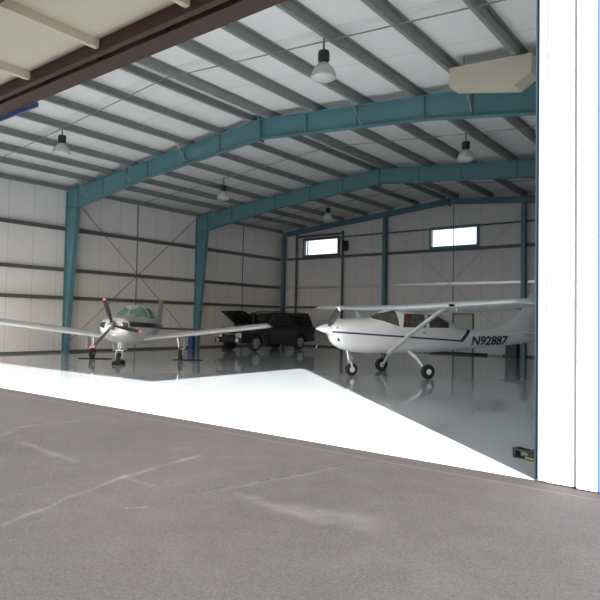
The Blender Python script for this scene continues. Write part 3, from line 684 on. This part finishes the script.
# ------------------------------------------------------------------ dark estate vehicle with the bonnet up
CARP = mat('dark_green_black_paint', (.016, .021, .023), .2, .1)
T = thing('sport_utility_vehicle', (3.45, 15.5, 0), R(-92), 'dark full size sport utility vehicle parked with its hood raised near the rear corner', 'car', s=1.03)
HWD = .96
def arch_profile():
    # outline of the lower body in (x, z); front axle at 0, rear axle at -3.3
    def arc(cx, r, z=.39): return [(cx+r*math.cos(a), z+r*math.sin(a)) for a in [math.pi*k/10 for k in range(11)]]
    pts = [(.86, .42), (.92, .62), (.90, 1.02), (.84, 1.10), (.50, 1.13), (-.52, 1.18), (-.62, 1.20), (-4.42, 1.20), (-4.52, 1.12), (-4.55, .62), (-4.50, .42)]
    pts += arc(-3.3, .44)[::-1] + [(-2.8, .34), (-.5, .34)] + arc(0, .44)[::-1] + [(.5, .40)]
    return pts
low = MB(); prof = arch_profile()
def wy(x): return HWD-.10*max(0, (x-.35)/.57)**2-.05*max(0, (-3.9-x)/.65)**2
n_ = len(prof); vs = []
for sgn, wds in ((1, 1), (-1, 1)):
    vs += [(x, sgn*wy(x), z) for x, z in prof]
inner = []
# sides, filled with triangulation; rim joins them
me_f = [tuple(range(n_)), tuple(range(2*n_-1, n_-1, -1))]+[(i, i+n_, (i+1) % n_+n_, (i+1) % n_) for i in range(n_)]
low.add(vs, me_f); body = low.build('body', CARP, T, bevel=.035, seg=3)
# engine bay recess (dark) and engine parts under the raised hood
MB().box(-.45, .74, -.72, .72, 1.13, 1.175).build('engine_bay', BLACKP, T)
MB().box(-.3, .3, -.3, .3, 1.175, 1.26).lathe([(.2, 0), (.2, .05), (.1, .07)], (.25, -.05, 1.24), 'z', 20).box(.4, .6, .35, .6, 1.175, 1.24).build('engine', DARKM, T, bevel=.02)
# greenhouse
def ghouse(inset, z0, z1, x0b, x0t, x1b, x1t, wb, wt):
    P = [(x0b, z0, wb), (x1b, z0, wb), (x1t, z1, wt), (x0t, z1, wt)]
    return [(x, s*w_, z) for s in (1, -1) for x, z, w_ in P]
gv = ghouse(0, 1.19, 1.86, -.50, -1.22, -4.50, -4.30, .93, .74)
g = MB().add(gv, [(0, 1, 2, 3), (7, 6, 5, 4), (0, 4, 5, 1), (3, 2, 6, 7), (0, 3, 7, 4), (1, 5, 6, 2)]); cabin = g.build('cabin', CARP, T, bevel=.10, seg=3)
MB().prism([(-1.2, 1.84), (-4.32, 1.84), (-4.26, 1.91), (-1.45, 1.91)], -.72, .72).build('roof', CARP, T, bevel=.05)
def sidept(x, z, s, off=.008):
    f = (z-1.19)/(1.86-1.19); return (x, s*(.93-.19*f+off), z)
for s in (1, -1):
    for nm, poly in (('front_side_window', [(-1.0, 1.25), (-1.42, 1.72), (-1.95, 1.75), (-1.95, 1.25)]), ('rear_side_window', [(-2.05, 1.25), (-2.05, 1.75), (-2.85, 1.75), (-2.95, 1.25)]), ('cargo_window', [(-3.05, 1.27), (-2.95, 1.75), (-4.12, 1.75), (-4.28, 1.27)])):
        w_ = MB(); w_.rings([[sidept(x, z, s, o_) for x, z in poly] for o_ in (-.01, .012)]); w_.build(nm, CARG, T)
    mm = MB().box(-.98, -.86, s*1.0-.0, s*1.24, 1.22, 1.42) if s > 0 else MB().box(-.98, -.86, -1.24, -1.0, 1.22, 1.42)
    mm.bar((-.92, s*.93, 1.26), (-.92, s*1.02, 1.30), .04, .05); mm.build('door_mirror', CARP, T, bevel=.025)
    for x0 in (-1.9, -2.8): MB().box(x0, x0+.2, min(s*.955, s*.985), max(s*.955, s*.985), 1.02, 1.06).build('door_handle', DARKM, T)
    MB().tube([(-1.6, s*.60, 1.90), (-1.65, s*.60, 1.97), (-4.0, s*.60, 1.97), (-4.05, s*.60, 1.90)], .018, 8).build('roof_rail', DARKM, T)
    MB().box(.78, .935, min(s*.48, s*.84), max(s*.48, s*.84), .66, .90).build('headlight', CHROME , T, bevel=.03)
    MB().lathe([(.11, .0), (.11, .03), (.08, .035)], (.985, s*.66, .53), 'x', 16).build('fog_lamp', CHROME, T)
    MB().box(-2.75, -.55, min(s*.93, s*1.05), max(s*.93, s*1.05), .34, .40).build('running_board', DARKM, T, bevel=.015)
    MB().box(-4.57, -4.50, min(s*.80, s*.92), max(s*.80, s*.92), .85, 1.18).build('tail_lamp', DKRED, T, bevel=.01)
    for x in (0, -3.3):
        o = wheel(T, (x, s*.84, .39), .39, .26, .62, hubm=DARKM)
        rm = MB()
        for k in range(6):
            a = 2*math.pi*k/6; rm.bar((x+.04*math.cos(a), s*.955, .39+.04*math.sin(a)), (x+.225*math.cos(a), s*.945, .39+.225*math.sin(a)), .07, .03, (0, 1, 0))
        rm.lathe([(.06, -.02), (.065, .02), (.03, .03)], (x, s*.955, .39), 'y', 16).lathe([(.24, -.02), (.24, .02), (.215, .02), (.215, -.02)], (x, s*.945, .39), 'y', 28, cap=False)
        rm.build('wheel_rim', ALU, o, False)
# windscreen
w_ = MB(); w_.rings([[(x+o_*.6, y, z+o_) for x, y, z in ((-.60, -.80, 1.27), (-.60, .80, 1.27), (-1.13, .66, 1.79), (-1.13, -.66, 1.79))] for o_ in (0, .015)]); w_.build('windscreen', CARG, T)
gr = MB().box(.86, .905, -.46, .46, .72, .94)
gr.build('grille', DARKM, T, bevel=.01)
MB().box(.90, .915, -.44, .44, .825, .845).lathe([(.05, .9), (.05, .925)], (0, 0, .83), 'x', 16).build('grille_bar', CHROME, T)
MB().box(.80, 1.0, -.90, .90, .42, .62).build('front_bumper', DARKM, T, bevel=.05, seg=3)
MB().box(-4.66, -4.5, -.9, .9, .42, .62).build('rear_bumper', DARKM, T, bevel=.05, seg=3)
# raised hood, hinged at the cowl
hd = MB(); th_ = .035; ang = R(31)
def hp(u, y, t_): # u along hood from hinge forward
    zz = t_-.05*abs(y)**3*1.2-.06*max(0, u-1.1)**2*6
    return (-.50+u*math.cos(ang)-zz*math.sin(ang)*1, y*(1-.08*max(0, u-.6)), 1.24+u*math.sin(ang)+zz*math.cos(ang))
US = [0, .25, .5, .75, 1., 1.15, 1.28, 1.36]; YS = [-.86, -.8, -.6, -.3, 0, .3, .6, .8, .86]
for t_ in (0, th_):
    hd.add([hp(u, y, t_) for u in US for y in YS], [(i*9+j, i*9+j+1, (i+1)*9+j+1, (i+1)*9+j) for i in range(len(US)-1) for j in range(8)])
N9 = len(US)*9; rim = [j for j in range(9)]+[i*9+8 for i in range(1, len(US))]+[(len(US)-1)*9+j for j in range(7, -1, -1)]+[i*9 for i in range(len(US)-2, 0, -1)]
hd.f += [(a, b, b+N9, a+N9) for a, b in zip(rim, rim[1:]+rim[:1])]; hd.m += [0]*len(rim)
hood = hd.build('hood', CARP, T, True)
ribs = MB()
for y in (-.5, 0, .5): ribs.bar(hp(.1, y, -.02), hp(1.2, y, -.02), .06, .03)
ribs.build('hood_rib', DARKM, hood)
for s in (1, -1): MB().tube([(.1, s*.78, 1.15), (.05, s*.78, 1.66)], .012, 6).build('hood_prop', CHROME, T)

# ------------------------------------------------------------------ small things
t = thing('blue_drum', (.95, 14.4, 0), 0, 'small blue plastic drum standing at the foot of the second column', 'drum', s=.85)
MB().lathe([(.17, 0), (.19, .02), (.20, .2), (.205, .22), (.20, .24), (.20, .5), (.205, .52), (.20, .54), (.19, .74), (.15, .78)], n=24).build('drum_body', BLUEP, t, True)
MB().lathe([(.04, .78), (.04, .82)], (.08, 0, 0), 'z', 12).build('cap', BLACKP, t)
t = thing('drain_pan', (1.6, 16.2, 0), 0, 'low black oil drain pan on the floor left of the dark car', 'pan')
MB().lathe([(.18, 0), (.24, .14), (.25, .15), (.23, .14), (.17, .02), (.001, .02)], n=24).build('pan_body', RUBBER, t, True)
MB().tube([(.24, 0, .12), (.32, 0, .16), (.34, 0, .14)], .015, 6).build('spout', RUBBER, t)
t = thing('waste_bin', (14.62, 22.55, 0), 0, 'tall dark grey bin against the rear wall behind the airplane tail', 'bin')
MB().rings([[(sx*(.26+.03*q), sy*(.24+.03*q), z) for sx, sy in ((-1, -1), (1, -1), (1, 1), (-1, 1))] for q, z in ((0, 0.02), (1, 1.12))]).build('bin_body', BINM, t, bevel=.03)
MB().box(-.31, .31, -.29, .29, 1.12, 1.2).box(-.2, .2, -.32, -.28, 1.13, 1.17).build('lid', BINM, t, bevel=.02)
t = thing('steel_pipe', (0, 22.6, 0), 0, 'long thin pale pipe lying along the foot of the rear wall', 'pipe')
MB().tube([(10.3, 0, .06), (14.1, 0, .06)], .05, 10).build('pipe_length', DARKM, t); MB().tube([(13.4, 0, .06), (14.12, 0, .06)], .056, 10).build('pipe_sleeve', ALU, t)
t = thing('floor_bracket', (21.86, .86, 0), R(-20), 'small black metal foot bracket with brass plate on floor beside the door jamb', 'bracket')
MB().box(-.20, -.16, -.05, .05, .0, .11).box(-.2, .12, -.05, -.035, .085, .11).box(-.2, .12, .035, .05, .085, .11).box(-.2, .12, -.05, .05, .0, .015).prism([(.02, .015), (.14, .015), (.14, .19), (.08, .14), (.0, .10)], -.05, -.03).prism([(.02, .015), (.14, .015), (.14, .19), (.08, .14), (.0, .10)], .03, .05).build('bracket_frame', BLACKP, t, bevel=.004)
MB().box(-.02, .14, -.06, .03, .016, .035).lathe([(.035, -.02), (.035, .02)], (.09, 0, .08), 'y', 14).build('brass_plate', BRASS, t)
